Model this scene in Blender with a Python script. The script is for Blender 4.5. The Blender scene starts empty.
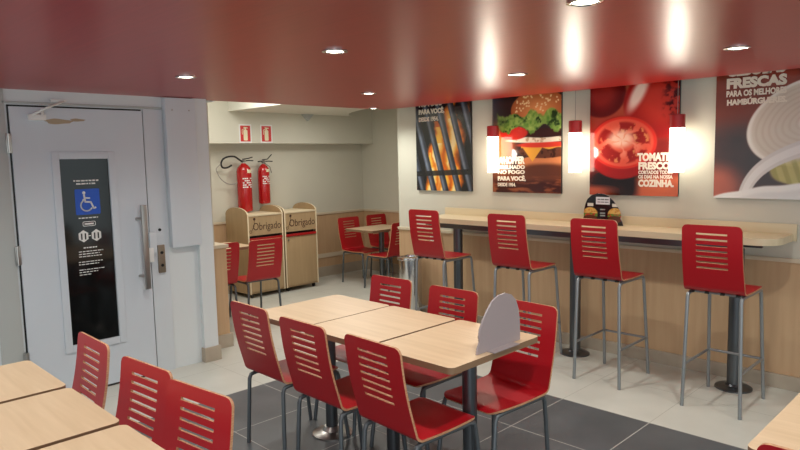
import bpy, bmesh, math, random
import numpy as np
from mathutils import Vector, Matrix

random.seed(4)
S = bpy.context.scene
COL = S.collection
PI = math.pi

# ------------------------------------------------------------------ materials
def lin(c):
    return tuple(((v/255)/12.92 if v/255 <= .04045 else ((v/255+.055)/1.055)**2.4) for v in c[:3])

class NT:
    def __init__(s, m): s.t = m.node_tree; s.n = s.t.nodes; s.l = s.t.links
    def new(s, k, **kw):
        n = s.n.new(k)
        for a, b in kw.items(): setattr(n, a, b)
        return n
    def link(s, a, b): s.l.new(a, b)
    def math(s, op, a, b=None, clamp=False):
        n = s.new('ShaderNodeMath', operation=op, use_clamp=clamp)
        for i, v in enumerate((a, b)):
            if v is None: continue
            if isinstance(v, (int, float)): n.inputs[i].default_value = v
            else: s.link(v, n.inputs[i])
        return n.outputs[0]

def mat(name, rgb, rough=.5, metal=0, emit=None, estr=0, coat=0, noise=None, bump=0, spec=.5):
    """noise = (rgb2, (sx,sy,sz), detail, contrast)"""
    m = bpy.data.materials.new(name); m.use_nodes = True
    t = NT(m); b = t.n['Principled BSDF']
    b.inputs['Base Color'].default_value = (*lin(rgb), 1)
    b.inputs['Roughness'].default_value = rough
    b.inputs['Metallic'].default_value = metal
    b.inputs['Coat Weight'].default_value = coat
    b.inputs['Coat Roughness'].default_value = .08
    b.inputs['Specular IOR Level'].default_value = spec
    if emit:
        b.inputs['Emission Color'].default_value = (*lin(emit), 1)
        b.inputs['Emission Strength'].default_value = estr
    if noise:
        rgb2, sc, det, con = noise
        tc = t.new('ShaderNodeTexCoord'); mp = t.new('ShaderNodeMapping')
        mp.inputs['Scale'].default_value = sc
        t.link(tc.outputs['Object'], mp.inputs['Vector'])
        nz = t.new('ShaderNodeTexNoise'); nz.inputs['Scale'].default_value = 1
        nz.inputs['Detail'].default_value = det
        t.link(mp.outputs[0], nz.inputs['Vector'])
        rp = t.new('ShaderNodeValToRGB')
        rp.color_ramp.elements[0].position = .5-con; rp.color_ramp.elements[1].position = .5+con
        rp.color_ramp.elements[0].color = (*lin(rgb), 1); rp.color_ramp.elements[1].color = (*lin(rgb2), 1)
        t.link(nz.outputs['Fac'], rp.inputs[0]); t.link(rp.outputs[0], b.inputs['Base Color'])
        if bump:
            bp = t.new('ShaderNodeBump'); bp.inputs['Strength'].default_value = bump; bp.inputs['Distance'].default_value = .002
            t.link(nz.outputs['Fac'], bp.inputs['Height']); t.link(bp.outputs[0], b.inputs['Normal'])
    return m

TP = .603
def tile_mat(name, rgb, rgb2, grout, rough, w=.006):
    m = mat(name, rgb, rough, noise=(rgb2, (3, 3, 3), 6, .25))
    t = NT(m); b = t.n['Principled BSDF']
    src = b.inputs['Base Color'].links[0].from_socket
    g = t.new('ShaderNodeNewGeometry'); sp = t.new('ShaderNodeSeparateXYZ')
    t.link(g.outputs['Position'], sp.inputs[0])
    ls = []
    for o, off in ((sp.outputs[0], 3.79), (sp.outputs[1], 4.06)):
        f = t.math('FRACT', t.math('ADD', t.math('DIVIDE', t.math('SUBTRACT', o, off), TP), 40.5))
        d = t.math('ABSOLUTE', t.math('SUBTRACT', f, .5))
        ls.append(t.math('LESS_THAN', d, w/TP/2))
    k = t.math('MAXIMUM', ls[0], ls[1])
    mx = t.new('ShaderNodeMix', data_type='RGBA')
    t.link(k, mx.inputs[0]); t.link(src, mx.inputs[6]); mx.inputs[7].default_value = (*lin(grout), 1)
    # each tile slightly different
    t.link(mx.outputs[2], b.inputs['Base Color'])
    rn = t.math('ADD', t.math('MULTIPLY', k, .3), rough)
    t.link(rn, b.inputs['Roughness'])
    return m

MT = dict(
    floor_l=tile_mat('light_tile', (205, 205, 196), (190, 190, 181), (172, 171, 162), .30, .004),
    floor_d=tile_mat('dark_tile', (72, 76, 79), (90, 93, 96), (168, 166, 160), .38, .006),
    red_ceil=mat('red_laminate_ceiling', (172, 34, 25), .31, noise=((158, 28, 20), (60, 1.2, 60), 4, .3), spec=.5),
    ceil_w=mat('ceiling_paint', (222, 222, 212), .8),
    wall=mat('beige_wall_paint', (206, 203, 188), .42, noise=((200, 197, 182), (2, 2, 2), 3, .3)),
    wall_w=mat('white_wall_paint', (212, 218, 220), .5),
    white=mat('white_paint', (205, 212, 218), .4),
    door=mat('door_paint', (196, 204, 213), .38, noise=((204, 211, 218), (2, 2, 1.5), 3, .3)),
    frame=mat('grey_frame', (176, 180, 178), .5),
    wains=mat('wainscot_laminate', (198, 166, 130), .5, noise=((184, 150, 114), (26, 26, 1.6), 5, .3)),
    rail=mat('light_wood_rail', (205, 190, 165), .45),
    base=mat('baseboard_tile', (178, 166, 148), .4, noise=((165, 152, 135), (8, 8, 8), 4, .3)),
    table=mat('table_laminate', (214, 188, 156), .36, noise=((196, 168, 134), (34, 2.2, 10), 6, .28)),
    edge=mat('table_edge', (132, 104, 78), .5),
    counter=mat('counter_laminate', (218, 204, 172), .36, noise=((204, 186, 150), (34, 1.6, 10), 6, .28)),
    red=mat('red_laminate_shell', (166, 11, 24), .4),
    ply=mat('plywood_edge', (206, 160, 120), .6, noise=((170, 110, 80), (60, 60, 400), 2, .2)),
    leg_d=mat('dark_grey_metal', (92, 98, 102), .38, metal=.4),
    leg_s=mat('grey_steel', (140, 144, 146), .38, metal=.5),
    post=mat('dark_steel_post', (98, 102, 106), .3, metal=.85),
    chrome=mat('chrome', (205, 205, 205), .14, metal=1),
    steel=mat('brushed_steel', (175, 172, 168), .3, metal=1),
    bronze=mat('lock_plate_metal', (150, 138, 122), .4, metal=.9),
    black=mat('black', (14, 14, 15), .4),
    rubber=mat('black_rubber', (20, 20, 20), .7),
    dglass=mat('dark_glass', (10, 11, 11), .1, spec=.5),
    blue=mat('sign_blue', (26, 84, 190), .4),
    print_w=mat('white_print', (225, 225, 222), .5),
    print_l=mat('poster_lettering', (232, 222, 205), .5),
    ex_red=mat('extinguisher_red', (172, 14, 20), .25, coat=.5),
    sign_red=mat('sign_red', (200, 36, 36), .45),
    cream=mat('cream_print', (228, 220, 185), .5),
    bin_l=mat('bin_laminate', (178, 152, 116), .48, noise=((162, 136, 100), (24, 24, 1.5), 5, .3)),
    bin_top=mat('bin_edge', (216, 200, 168), .5),
    brown=mat('brown_print', (70, 40, 25), .6),
    dred=mat('dark_red', (165, 22, 24), .4),
    disp=mat('display_back_grey', (158, 146, 148), .45),
    bun=mat('bun', (214, 170, 100), .5, noise=((180, 120, 60), (90, 90, 90), 3, .2)),
    lamp_em=mat('downlight_disc', (255, 250, 235), .4, emit=(255, 246, 225), estr=14),
    pend_em=mat('pendant_glass', (255, 250, 240), .3, emit=(255, 244, 222), estr=6),
    cord=mat('cord_grey', (150, 145, 138), .6),
    stain=mat('stain', (168, 150, 125), .6),
)
def print_mat():
    m = bpy.data.materials.new('printed_picture'); m.use_nodes = True
    t = NT(m); b = t.n['Principled BSDF']
    a = t.new('ShaderNodeAttribute', attribute_name='ink')
    t.link(a.outputs['Color'], b.inputs['Base Color'])
    b.inputs['Roughness'].default_value = .13
    b.inputs['Coat Weight'].default_value = .15; b.inputs['Coat Roughness'].default_value = .06
    return m
MT['print'] = print_mat()

# ------------------------------------------------------------------ mesh helpers
class MB:
    def __init__(s): s.b = bmesh.new(); s.mi = 0
    def _t(s, geom, mi):
        for f in {f for v in geom for f in v.link_faces}: f.material_index = mi
    def box(s, x0, x1, y0, y1, z0, z1, bev=0, mi=0):
        bb = bmesh.new()
        r = bmesh.ops.create_cube(bb, size=1)
        for v in r['verts']:
            v.co = Vector(((x0+x1)/2+v.co.x*(x1-x0), (y0+y1)/2+v.co.y*(y1-y0), (z0+z1)/2+v.co.z*(z1-z0)))
        if bev: bmesh.ops.bevel(bb, geom=bb.edges[:], offset=bev, segments=2, profile=.7, affect='EDGES')
        s.merge(bb, mi); return s
    def merge(s, bb, mi=0, mx=None):
        vm = {}
        for v in bb.verts: vm[v] = s.b.verts.new(mx @ v.co if mx else v.co)
        for f in bb.faces:
            try: nf = s.b.faces.new([vm[v] for v in f.verts]); nf.material_index = mi or f.material_index; nf.smooth = f.smooth
            except ValueError: pass
        bb.free()
    def tube(s, pts, r, seg=12, mi=0, caps=True, smooth=True):
        P = [Vector(p) for p in pts]; rings = []
        up = None
        for i, p in enumerate(P):
            if i == 0: t = P[1]-P[0]
            elif i == len(P)-1: t = P[-1]-P[-2]
            else: t = (P[i+1]-P[i]).normalized()+(P[i]-P[i-1]).normalized()
            t.normalize()
            if up is None:
                up = Vector((0, 0, 1)) if abs(t.z) < .9 else Vector((1, 0, 0))
            a = up.cross(t).normalized(); b = t.cross(a).normalized(); up = b
            rr = r[i] if isinstance(r, (list, tuple)) else r
            rings.append([s.b.verts.new(p+a*math.cos(k*2*PI/seg)*rr+b*math.sin(k*2*PI/seg)*rr) for k in range(seg)])
        for i in range(len(rings)-1):
            for k in range(seg):
                f = s.b.faces.new((rings[i][k], rings[i][(k+1) % seg], rings[i+1][(k+1) % seg], rings[i+1][k]))
                f.smooth = smooth; f.material_index = mi
        if caps:
            for rg in (rings[0][::-1], rings[-1]):
                f = s.b.faces.new(rg); f.material_index = mi
        return s
    def lathe(s, prof, c=(0, 0, 0), seg=32, mi=0):
        """prof: list of (r,z)"""
        rings = []
        for r, z in prof:
            if r < 1e-5: rings.append([s.b.verts.new((c[0], c[1], c[2]+z))])
            else: rings.append([s.b.verts.new((c[0]+r*math.cos(k*2*PI/seg), c[1]+r*math.sin(k*2*PI/seg), c[2]+z)) for k in range(seg)])
        for A, B in zip(rings, rings[1:]):
            for k in range(seg):
                q = [A[k % len(A)], A[(k+1) % len(A)], B[(k+1) % len(B)], B[k % len(B)]]
                u = []
                for v in q:
                    if v not in u: u.append(v)
                if len(u) > 2:
                    f = s.b.faces.new(u); f.smooth = True; f.material_index = mi
        return s
    def prism(s, pts, z0, z1, mx=None, mi=0, mi_side=None):
        """extrude outline (x,y) between z0 and z1, mx maps to world"""
        mx = mx or Matrix()
        A = [s.b.verts.new(mx @ Vector((x, y, z0))) for x, y in pts]
        B = [s.b.verts.new(mx @ Vector((x, y, z1))) for x, y in pts]
        f = s.b.faces.new(A[::-1]); f.material_index = mi
        f = s.b.faces.new(B); f.material_index = mi
        n = len(pts)
        for i in range(n):
            f = s.b.faces.new((A[i], A[(i+1) % n], B[(i+1) % n], B[i])); f.material_index = mi if mi_side is None else mi_side
        return s
    def build(s, name, mats, parent=None, sharp=True):
        me = bpy.data.meshes.new(name)
        bmesh.ops.recalc_face_normals(s.b, faces=s.b.faces[:])
        s.b.to_mesh(me); s.b.free()
        for m in (mats if isinstance(mats, (list, tuple)) else [mats]): me.materials.append(MT[m] if isinstance(m, str) else m)
        o = bpy.data.objects.new(name, me); COL.objects.link(o)
        if parent is not None: o.parent = parent
        if sharp:
            try: me.set_sharp_from_angle(angle=math.radians(40))
            except Exception: pass
        return o

def rrect(x0, x1, y0, y1, r, seg=6):
    p = []
    for cx, cy, a in ((x1-r, y1-r, 0), (x0+r, y1-r, 90), (x0+r, y0+r, 180), (x1-r, y0+r, 270)):
        for k in range(seg+1):
            t = math.radians(a+90*k/seg); p.append((cx+r*math.cos(t), cy+r*math.sin(t)))
    return p

def tag(o, label=None, cat=None, group=None, kind=None):
    if label: o['label'] = label
    if cat: o['category'] = cat
    if group: o['group'] = group
    if kind: o['kind'] = kind
    return o
def struct(o): o['kind'] = 'structure'; return o
def empty(name, loc, rz=0):
    o = bpy.data.objects.new(name, None); COL.objects.link(o)
    o.empty_display_size = .1
    o.location = loc; o.rotation_euler = (0, 0, rz); return o
def copy_tree(o, parent=None):
    c = o.copy(); COL.objects.link(c)
    if parent is not None: c.parent = parent
    for ch in [x for x in S.objects if x.parent == o]: copy_tree(ch, c)
    return c
# frames for vertical faces: local x = image right, local y = up, local z = outwards
def face_minus_x(x, y, z): return Matrix(((0, 0, -1, x), (-1, 0, 0, y), (0, 1, 0, z), (0, 0, 0, 1)))
def face_minus_y(x, y, z): return Matrix(((1, 0, 0, x), (0, 0, -1, y), (0, 1, 0, z), (0, 0, 0, 1)))
def face_plus_y(x, y, z): return Matrix(((-1, 0, 0, x), (0, 0, 1, y), (0, 1, 0, z), (0, 0, 0, 1)))

def text_bm(body, w, h, offset=.0, depth=.001, shear=0):
    cu = bpy.data.curves.new('txt', 'FONT'); cu.body = body; cu.size = 1; cu.offset = offset; cu.shear = shear
    cu.resolution_u = 3; cu.extrude = .5
    ob = bpy.data.objects.new('txt', cu)
    me = bpy.data.meshes.new_from_object(ob)
    b = bmesh.new(); b.from_mesh(me)
    bpy.data.objects.remove(ob); bpy.data.curves.remove(cu); bpy.data.meshes.remove(me)
    xs = [v.co.x for v in b.verts]; ys = [v.co.y for v in b.verts]
    x0, x1, y0, y1 = min(xs), max(xs), min(ys), max(ys)
    for v in b.verts:
        v.co = Vector(((v.co.x-x0)/(x1-x0)*w, (v.co.y-y0)/(y1-y0)*h, (v.co.z+.5)*depth))
    for f in b.faces: f.material_index = 0
    return b

# ------------------------------------------------------------------ dimensions
ZC = 2.17          # red dropped ceiling
XW = 4.98          # poster wall
YD = 4.92          # door wall
XA, YA = 6.52, 7.28   # alcove walls
XS, YS = 4.77, 4.97   # edges of the red ceiling

# floor
def flat(name, pts, m, z=0, th=.08):
    return struct(MB().prism(pts, z-th, z).build(name, m))
flat('floor', [(-3, -3), (3.79, -3), (3.79, 4.06), (-3, 4.06)], 'floor_d')
flat('floor.001', [(3.79, -3), (7.2, -3), (7.2, 7.8), (-3, 7.8), (-3, 4.06), (3.79, 4.06)], 'floor_l')
# ceilings
struct(MB().box(-3, XS, -3, YS, ZC, ZC+.1).build('ceiling', 'red_ceil'))
struct(MB().box(-3, 7.2, -3, 7.8, 2.72, 2.8).build('ceiling_upper', 'ceil_w'))
# panel dropped in the alcove with a rounded end
pan = [(4.16, 5.1), (4.75, 5.1), (5.15, 5.5), (5.36, 5.85), (5.48, 6.15), (5.6, 6.42), (5.74, 6.66), (5.92, 6.86), (6.12, 7.04), (4.16, 7.04)]
struct(MB().prism(pan, 2.27, 2.72).build('ceiling_dropped_panel', 'ceil_w'))

# walls
w = MB().box(XW, XW+.12, -3, 4.98, 0, 2.72)
struct(w.build('wall_right', 'wall'))
struct(MB().box(XW-.008, XW, -3, 4.98, .0, .89).build('wall_right_panelling', 'wains'))
struct(MB().box(XW-.022, XW, -3, 4.985, .89, .918, .003).build('trim_1', 'rail'))
struct(MB().box(XW-.03, XW-.008, -3, 4.98, 0, .1, .003).build('baseboard_right', 'base'))
# return wall between the poster wall and alcove, alcove right wall and back wall
struct(MB().box(XW+.12, XA, 4.86, 4.98, 0, 2.72).build('wall_return', 'wall'))
struct(MB().box(XA, XA+.12, 4.86, YA+.12, 0, 2.72).build('wall_alcove_right', 'wall'))
struct(MB().box(2.955, XA, YA, YA+.12, 0, 2.72).build('wall_back', 'wall'))
struct(MB().box(XA-.008, XA, 4.98, YA, 0, .89).build('wall_alcove_right_panelling', 'wains'))
struct(MB().box(2.96, XA-.008, YA-.008, YA, 0, .89).build('wall_back_panelling', 'wains'))
struct(MB().box(XA-.022, XA, 4.98, YA, .89, .918).build('trim_2', 'rail'))
struct(MB().box(2.96, XA-.022, YA-.022, YA, .89, .918).build('trim_3', 'rail'))
struct(MB().box(2.96, XA-.008, YA-.02, YA-.008, .27, .33).build('trim_4', 'rail'))
struct(MB().box(2.96, XA-.008, YA-.022, YA-.008, 0, .14).build('baseboard_back', 'base'))
struct(MB().box(XA-.02, XA-.008, 4.98, YA-.022, .27, .33).build('trim_5', 'rail'))
struct(MB().box(XA-.022, XA-.008, 4.98, YA-.022, 0, .14).build('baseboard_alcove_right', 'base'))
# bulkhead over the alcove back wall
struct(MB().box(2.85, XA, 7.04, YA, 1.885, 2.72).build('wall_bulkhead', 'wall'))

# door wall: white column, beige wall end, wood below
struct(MB().box(-3, 1.25, YD, YD+.12, 0, 2.17).build('wall_door_left', 'wall_w'))
struct(MB().box(1.25, 2.155, YD, YD+.12, 2.065, 2.17).build('wall_door_head', 'wall_w'))
struct(MB().box(2.155, 2.56, YD, YD+.12, 0, 2.17).build('wall_door_right', 'wall_w'))
struct(MB().box(2.56, 2.685, 4.88, YD+.28, .12, 2.17).build('wall_column', 'wall_w'))
struct(MB().box(2.55, 2.70, 4.86, YD+.3, 0, .12, .004).build('baseboard_column', 'base'))
struct(MB().box(2.685, 2.85, 5.16, YA+.12, .9, 2.72).build('wall_alcove_left', 'wall'))
struct(MB().box(2.685, 2.955, 5.15, YA+.12, .12, .9).build('wall_alcove_left_panelling', 'wains'))
struct(MB().box(2.70, 2.975, 5.13, YA+.12, 0, .12, .004).build('baseboard_alcove_left', 'base'))
struct(MB().box(2.685, 2.97, 5.13, YA+.12, .9, .93, .003).build('trim_6', 'rail'))
struct(MB().box(2.56, 2.85, 5.04, 5.16, 2.17, 2.72).build('wall_column_head', 'wall_w'))
struct(MB().box(-3, 2.56, YD+.05, YD+.12, 2.17, 2.72).build('wall_door_top', 'wall_w'))

# frame strips
struct(MB().box(1.10, 1.236, YD-.012, YD, 0, 2.17, .003).build('trim_7', 'frame'))
struct(MB().box(1.222, 2.32, YD-.012, YD, 2.075, 2.09, .003).build('trim_8', 'frame'))
struct(MB().box(2.165, 2.31, YD-.012, YD, 0, 2.07, .002).build('trim_9', 'white'))

# upper white panel with screws to the right of the door
p = MB().box(2.325, 2.575, 4.862, YD, .99, 2.165, .004).build('access_panel', 'white')
tag(p, 'tall white access panel beside the door with two screws near the ceiling', 'panel')
for x in (2.38, 2.52):
    MB().tube([(x, 4.858, 2.07), (x, 4.864, 2.07)], .006, 10).build('screw', 'steel', p)

# ------------------------------------------------------------------ door
d = struct(empty('door_1', (1.69, YD, 0)))
def dl(mb, name, m, par=None):   # geometry in world coords -> local to door
    for v in mb.b.verts: v.co -= Vector((1.69, YD, 0))
    return mb.build(name, m, par or d)
lf = MB()
lf.box(1.26, 1.495, -.02+YD, YD+.03, .015, 2.055); lf.box(1.93, 2.155, -.02+YD, YD+.03, .015, 2.055)
lf.box(1.495, 1.93, -.02+YD, YD+.03, 1.75, 2.055); lf.box(1.495, 1.93, -.02+YD, YD+.03, .015, .315)
lf = dl(lf, 'leaf', 'door')
gf = MB()
gf.box(1.495, 1.545, YD-.032, YD-.005, .315, 1.75, .004); gf.box(1.88, 1.93, YD-.032, YD-.005, .315, 1.75, .004)
gf.box(1.545, 1.88, YD-.032, YD-.005, 1.70, 1.75, .004); gf.box(1.545, 1.88, YD-.032, YD-.005, .315, .365, .004)
dl(gf, 'glazing_frame', 'door')
gl = dl(MB().box(1.543, 1.882, YD-.014, YD-.006, .363, 1.702), 'glass_pane', 'dglass')
gap = MB(); gap.box(1.25, 1.2605, YD-.004, YD+.04, .0, 2.068); gap.box(1.25, 2.156, YD-.004, YD+.04, 2.056, 2.068); gap.box(2.156, 2.164, YD-.004, YD+.04, 0, 2.056)
dl(gap, 'door_gap', 'black')
dl(MB().box(1.26, 2.155, YD-.018, YD+.02, 0.0, .014), 'threshold_gap', 'black')
for z in (1.745, .99, .25):
    dl(MB().box(1.228, 1.262, YD-.026, YD-.012, z, z+.13, .003).tube([(1.242, YD-.03, z), (1.242, YD-.03, z+.13)], .008), 'hinge', 'steel')
h = MB().box(2.075, 2.115, YD-.095, YD-.07, .70, 1.345, .004)
hd = dl(h, 'pull_handle', 'steel')
for z in (.80, 1.24):
    b = MB().tube([(2.095, YD-.075, z), (2.06, YD-.02, z)], .011)
    for v in b.b.verts: v.co -= Vector((1.69, YD, 0))
    b.build('standoff', 'steel', hd)
b = MB().box(2.14, 2.195, YD-.06, YD-.02, .97, 1.13, .006); dl(b, 'latch_box', 'white')
dl(MB().box(2.13, 2.165, YD-.064, YD-.058, .90, 1.01, .003), 'latch_plate', 'print_w')
b = MB().box(2.215, 2.27, YD-.03, YD-.012, .80, 1.02, .004); lk = dl(b, 'lock_plate', 'bronze')
for z in (.86, .96):
    b = MB().tube([(2.243, YD-.034, z), (2.243, YD-.028, z)], .012)
    for v in b.b.verts: v.co -= Vector((1.69, YD, 0))
    b.build('keyhole', 'black', lk)
dl(MB().tube([(2.243, YD-.022, 1.14), (2.243, YD-.012, 1.14)], .011), 'door_viewer', 'black')
# closer
cl = MB().box(1.365, 1.475, YD-.06, YD-.02, 1.965, 2.005, .01)
clo = dl(cl, 'door_closer', 'print_w')
ar = MB().tube([(1.455, YD-.045, 2.0), (1.455, YD-.045, 2.045)], .01)
ar.tube([(1.39, YD-.05, 2.0), (1.46, YD-.14, 2.045), (1.60, YD-.03, 2.10)], .008); ar.box(1.52, 1.62, YD-.032, YD-.012, 2.095, 2.115, .003)
for v in ar.b.verts: v.co -= Vector((1.69, YD, 0))
ar.build('closer_arm', 'print_w', clo)
# old stain under the closer, a patch with a ragged outline
st = MB()
for cx, cz, rx, rz_, n in ((1.565, 1.962, .09, .018, 26), (1.69, 1.975, .05, .010, 20)):
    pts = [(cx+rx*math.cos(t)*(1+.12*math.sin(5*t)), cz+rz_*math.sin(t)*(1+.2*math.cos(3*t))) for t in [k*2*PI/n for k in range(n)]]
    st.prism(pts, 0, .0006, face_minus_y(0, YD-.0201, 0))
dl(st, 'stain', 'stain')
# sticker on the glass
mx = face_minus_y(1.56, YD-.0142, 0)
sk = MB().prism(rrect(.075, .245, 1.30, 1.485, .008), 0, .0012, mx); sk = dl(sk, 'accessibility_sticker', 'blue')
wc = MB()
def stroke(mb, pts, w, mx, th=.0008, z=0):
    for (a, b_) in zip(pts, pts[1:]):
        a = Vector(a); b2 = Vector(b_); dd = (b2-a).normalized(); n = Vector((-dd.y, dd.x))*w/2; e = dd*w*.3
        mb.prism([tuple(a-e-n), tuple(b2+e-n), tuple(b2+e+n), tuple(a-e+n)], z, z+th, mx)
mxs = face_minus_y(1.56, YD-.0155, 0)
cx, cz = .155, 1.375
wc.prism([(cx-.018+.011*math.cos(t), 1.458+.011*math.sin(t)) for t in [k*PI/8 for k in range(16)]], 0, .0008, mxs)
stroke(wc, [(cx-.018, 1.443), (cx-.012, 1.392), (cx+.026, 1.389), (cx+.044, 1.343), (cx+.058, 1.348)], .012, mxs)
stroke(wc, [(cx-.015, 1.420), (cx+.020, 1.418)], .009, mxs)
stroke(wc, [(cx-.024+.0, 1.410)]+[(cx-.004+.040*math.cos(t), 1.366+.040*math.sin(t)) for t in [math.radians(a) for a in range(130, 345, 18)]], .010, mxs)
for v in wc.b.verts: v.co -= Vector((1.69, YD, 0))
wc.build('wheelchair_symbol', 'print_w', sk)
ln = MB()
def scrib(mb, x0, x1, z, hgt, mx, seed):       # unreadable small print
    r = random.Random(seed); x = x0
    while x < x1-.004:
        wd = min(r.uniform(.010, .030), x1-x)
        mb.prism([(x, z), (x+wd, z), (x+wd, z+hgt), (x, z+hgt)], 0, .0006, mx); x += wd+.006
ln_mx = mx
scrib(ln, .072, .245, 1.540, .010, ln_mx, 1); scrib(ln, .09, .225, 1.518, .010, ln_mx, 2)
scrib(ln, .09, .225, 1.272, .008, ln_mx, 3); scrib(ln, .11, .21, 1.055, .009, ln_mx, 4)
for i, (z, a, b_) in enumerate([(1.03, .075, .245), (1.012, .075, .22), (.994, .075, .235), (.955, .07, .24), (.937, .07, .21), (.898, .07, .245), (.88, .07, .2), (.862, .07, .15)]):
    scrib(ln, a, b_, z, .006, ln_mx, 10+i)
dl(ln, 'small_print', 'print_w')
ic = MB()
def ring(mb, outer, inner, mx, th=.0006):
    n = len(outer)
    V = [[mb.b.verts.new(mx @ Vector((p[0], p[1], th))) for p in L] for L in (outer, inner)]
    for i in range(n): mb.b.faces.new((V[0][i], V[0][(i+1) % n], V[1][(i+1) % n], V[1][i]))
ring(ic, rrect(.115, .205, 1.215, 1.25, .01), rrect(.119, .201, 1.219, 1.246, .007), ln_mx)
ic.prism([(.128, 1.226), (.192, 1.226), (.192, 1.238), (.128, 1.238)], 0, .0006, ln_mx)
for ccx in (.115, .205):
    ic.prism([(ccx+.038*math.cos(t), 1.145+.044*math.sin(t)) for t in [PI/6+k*PI/3 for k in range(6)]], 0, .0006, ln_mx)
ic.prism([(.150, 1.142), (.166, 1.142), (.166, 1.148), (.150, 1.148)], 0, .0006, ln_mx)
dl(ic, 'hexagon_icons', 'print_w')
i2 = MB()
mx3 = face_minus_y(1.56, YD-.0150, 0)
for ccx in (.115, .205):
    for k in (-1, 1): i2.prism([(ccx+k*.013-.005, 1.12), (ccx+k*.013+.005, 1.12), (ccx+k*.013+.005, 1.165), (ccx+k*.013-.005, 1.165)], 0, .0004, mx3)
dl(i2, 'icon_figures', 'black')

# ------------------------------------------------------------------ chairs and stools
def shell(stool):
    """returns profile [(s, x, z)] from the seat front to the back top, seat height at 0"""
    pr = []
    # seat front lip
    pr += [(.435, -.016), (.425, -.006), (.41, -.001), (.36, .0), (.30, -.003), (.22, -.006), (.14, -.005), (.085, .0)]
    for k in range(1, 7):
        a = math.radians(k*80/6); R = .075
        pr.append((.085-R*math.sin(a)*1.0, R*(1-math.cos(a))))
    return pr
def chair_piece(name, cols, rows, halfw, pos, skip, parent, mats):
    """grid over u in cols, rows; halfw(row)->scale ; pos(row)->(x,z)"""
    b = bmesh.new(); V = []
    for r in range(len(rows)):
        x, z = pos(rows[r]); hw = halfw(rows[r])
        V.append([b.verts.new((x, u*hw, z)) for u in cols])
    for r in range(len(rows)-1):
        for c in range(len(cols)-1):
            if skip and skip(rows[r], rows[r+1], cols[c], cols[c+1]): continue
            f = b.faces.new((V[r][c], V[r][c+1], V[r+1][c+1], V[r+1][c])); f.smooth = True
    bmesh.ops.delete(b, geom=[v for v in b.verts if not v.link_faces], context='VERTS')
    me = bpy.data.meshes.new(name); b.to_mesh(me); b.free()
    for m in mats: me.materials.append(MT[m])
    o = bpy.data.objects.new(name, me); COL.objects.link(o); o.parent = parent
    sm = o.modifiers.new('thickness', 'SOLIDIFY'); sm.thickness = .011; sm.offset = 0; sm.material_offset_rim = 1
    sm.use_even_offset = True
    dg = bpy.context.evaluated_depsgraph_get(); dg.update()
    nm = bpy.data.meshes.new_from_object(o.evaluated_get(dg)); o.modifiers.clear(); o.data = nm; nm.name = name
    nm.set_sharp_from_angle(angle=math.radians(35))
    return o
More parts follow.
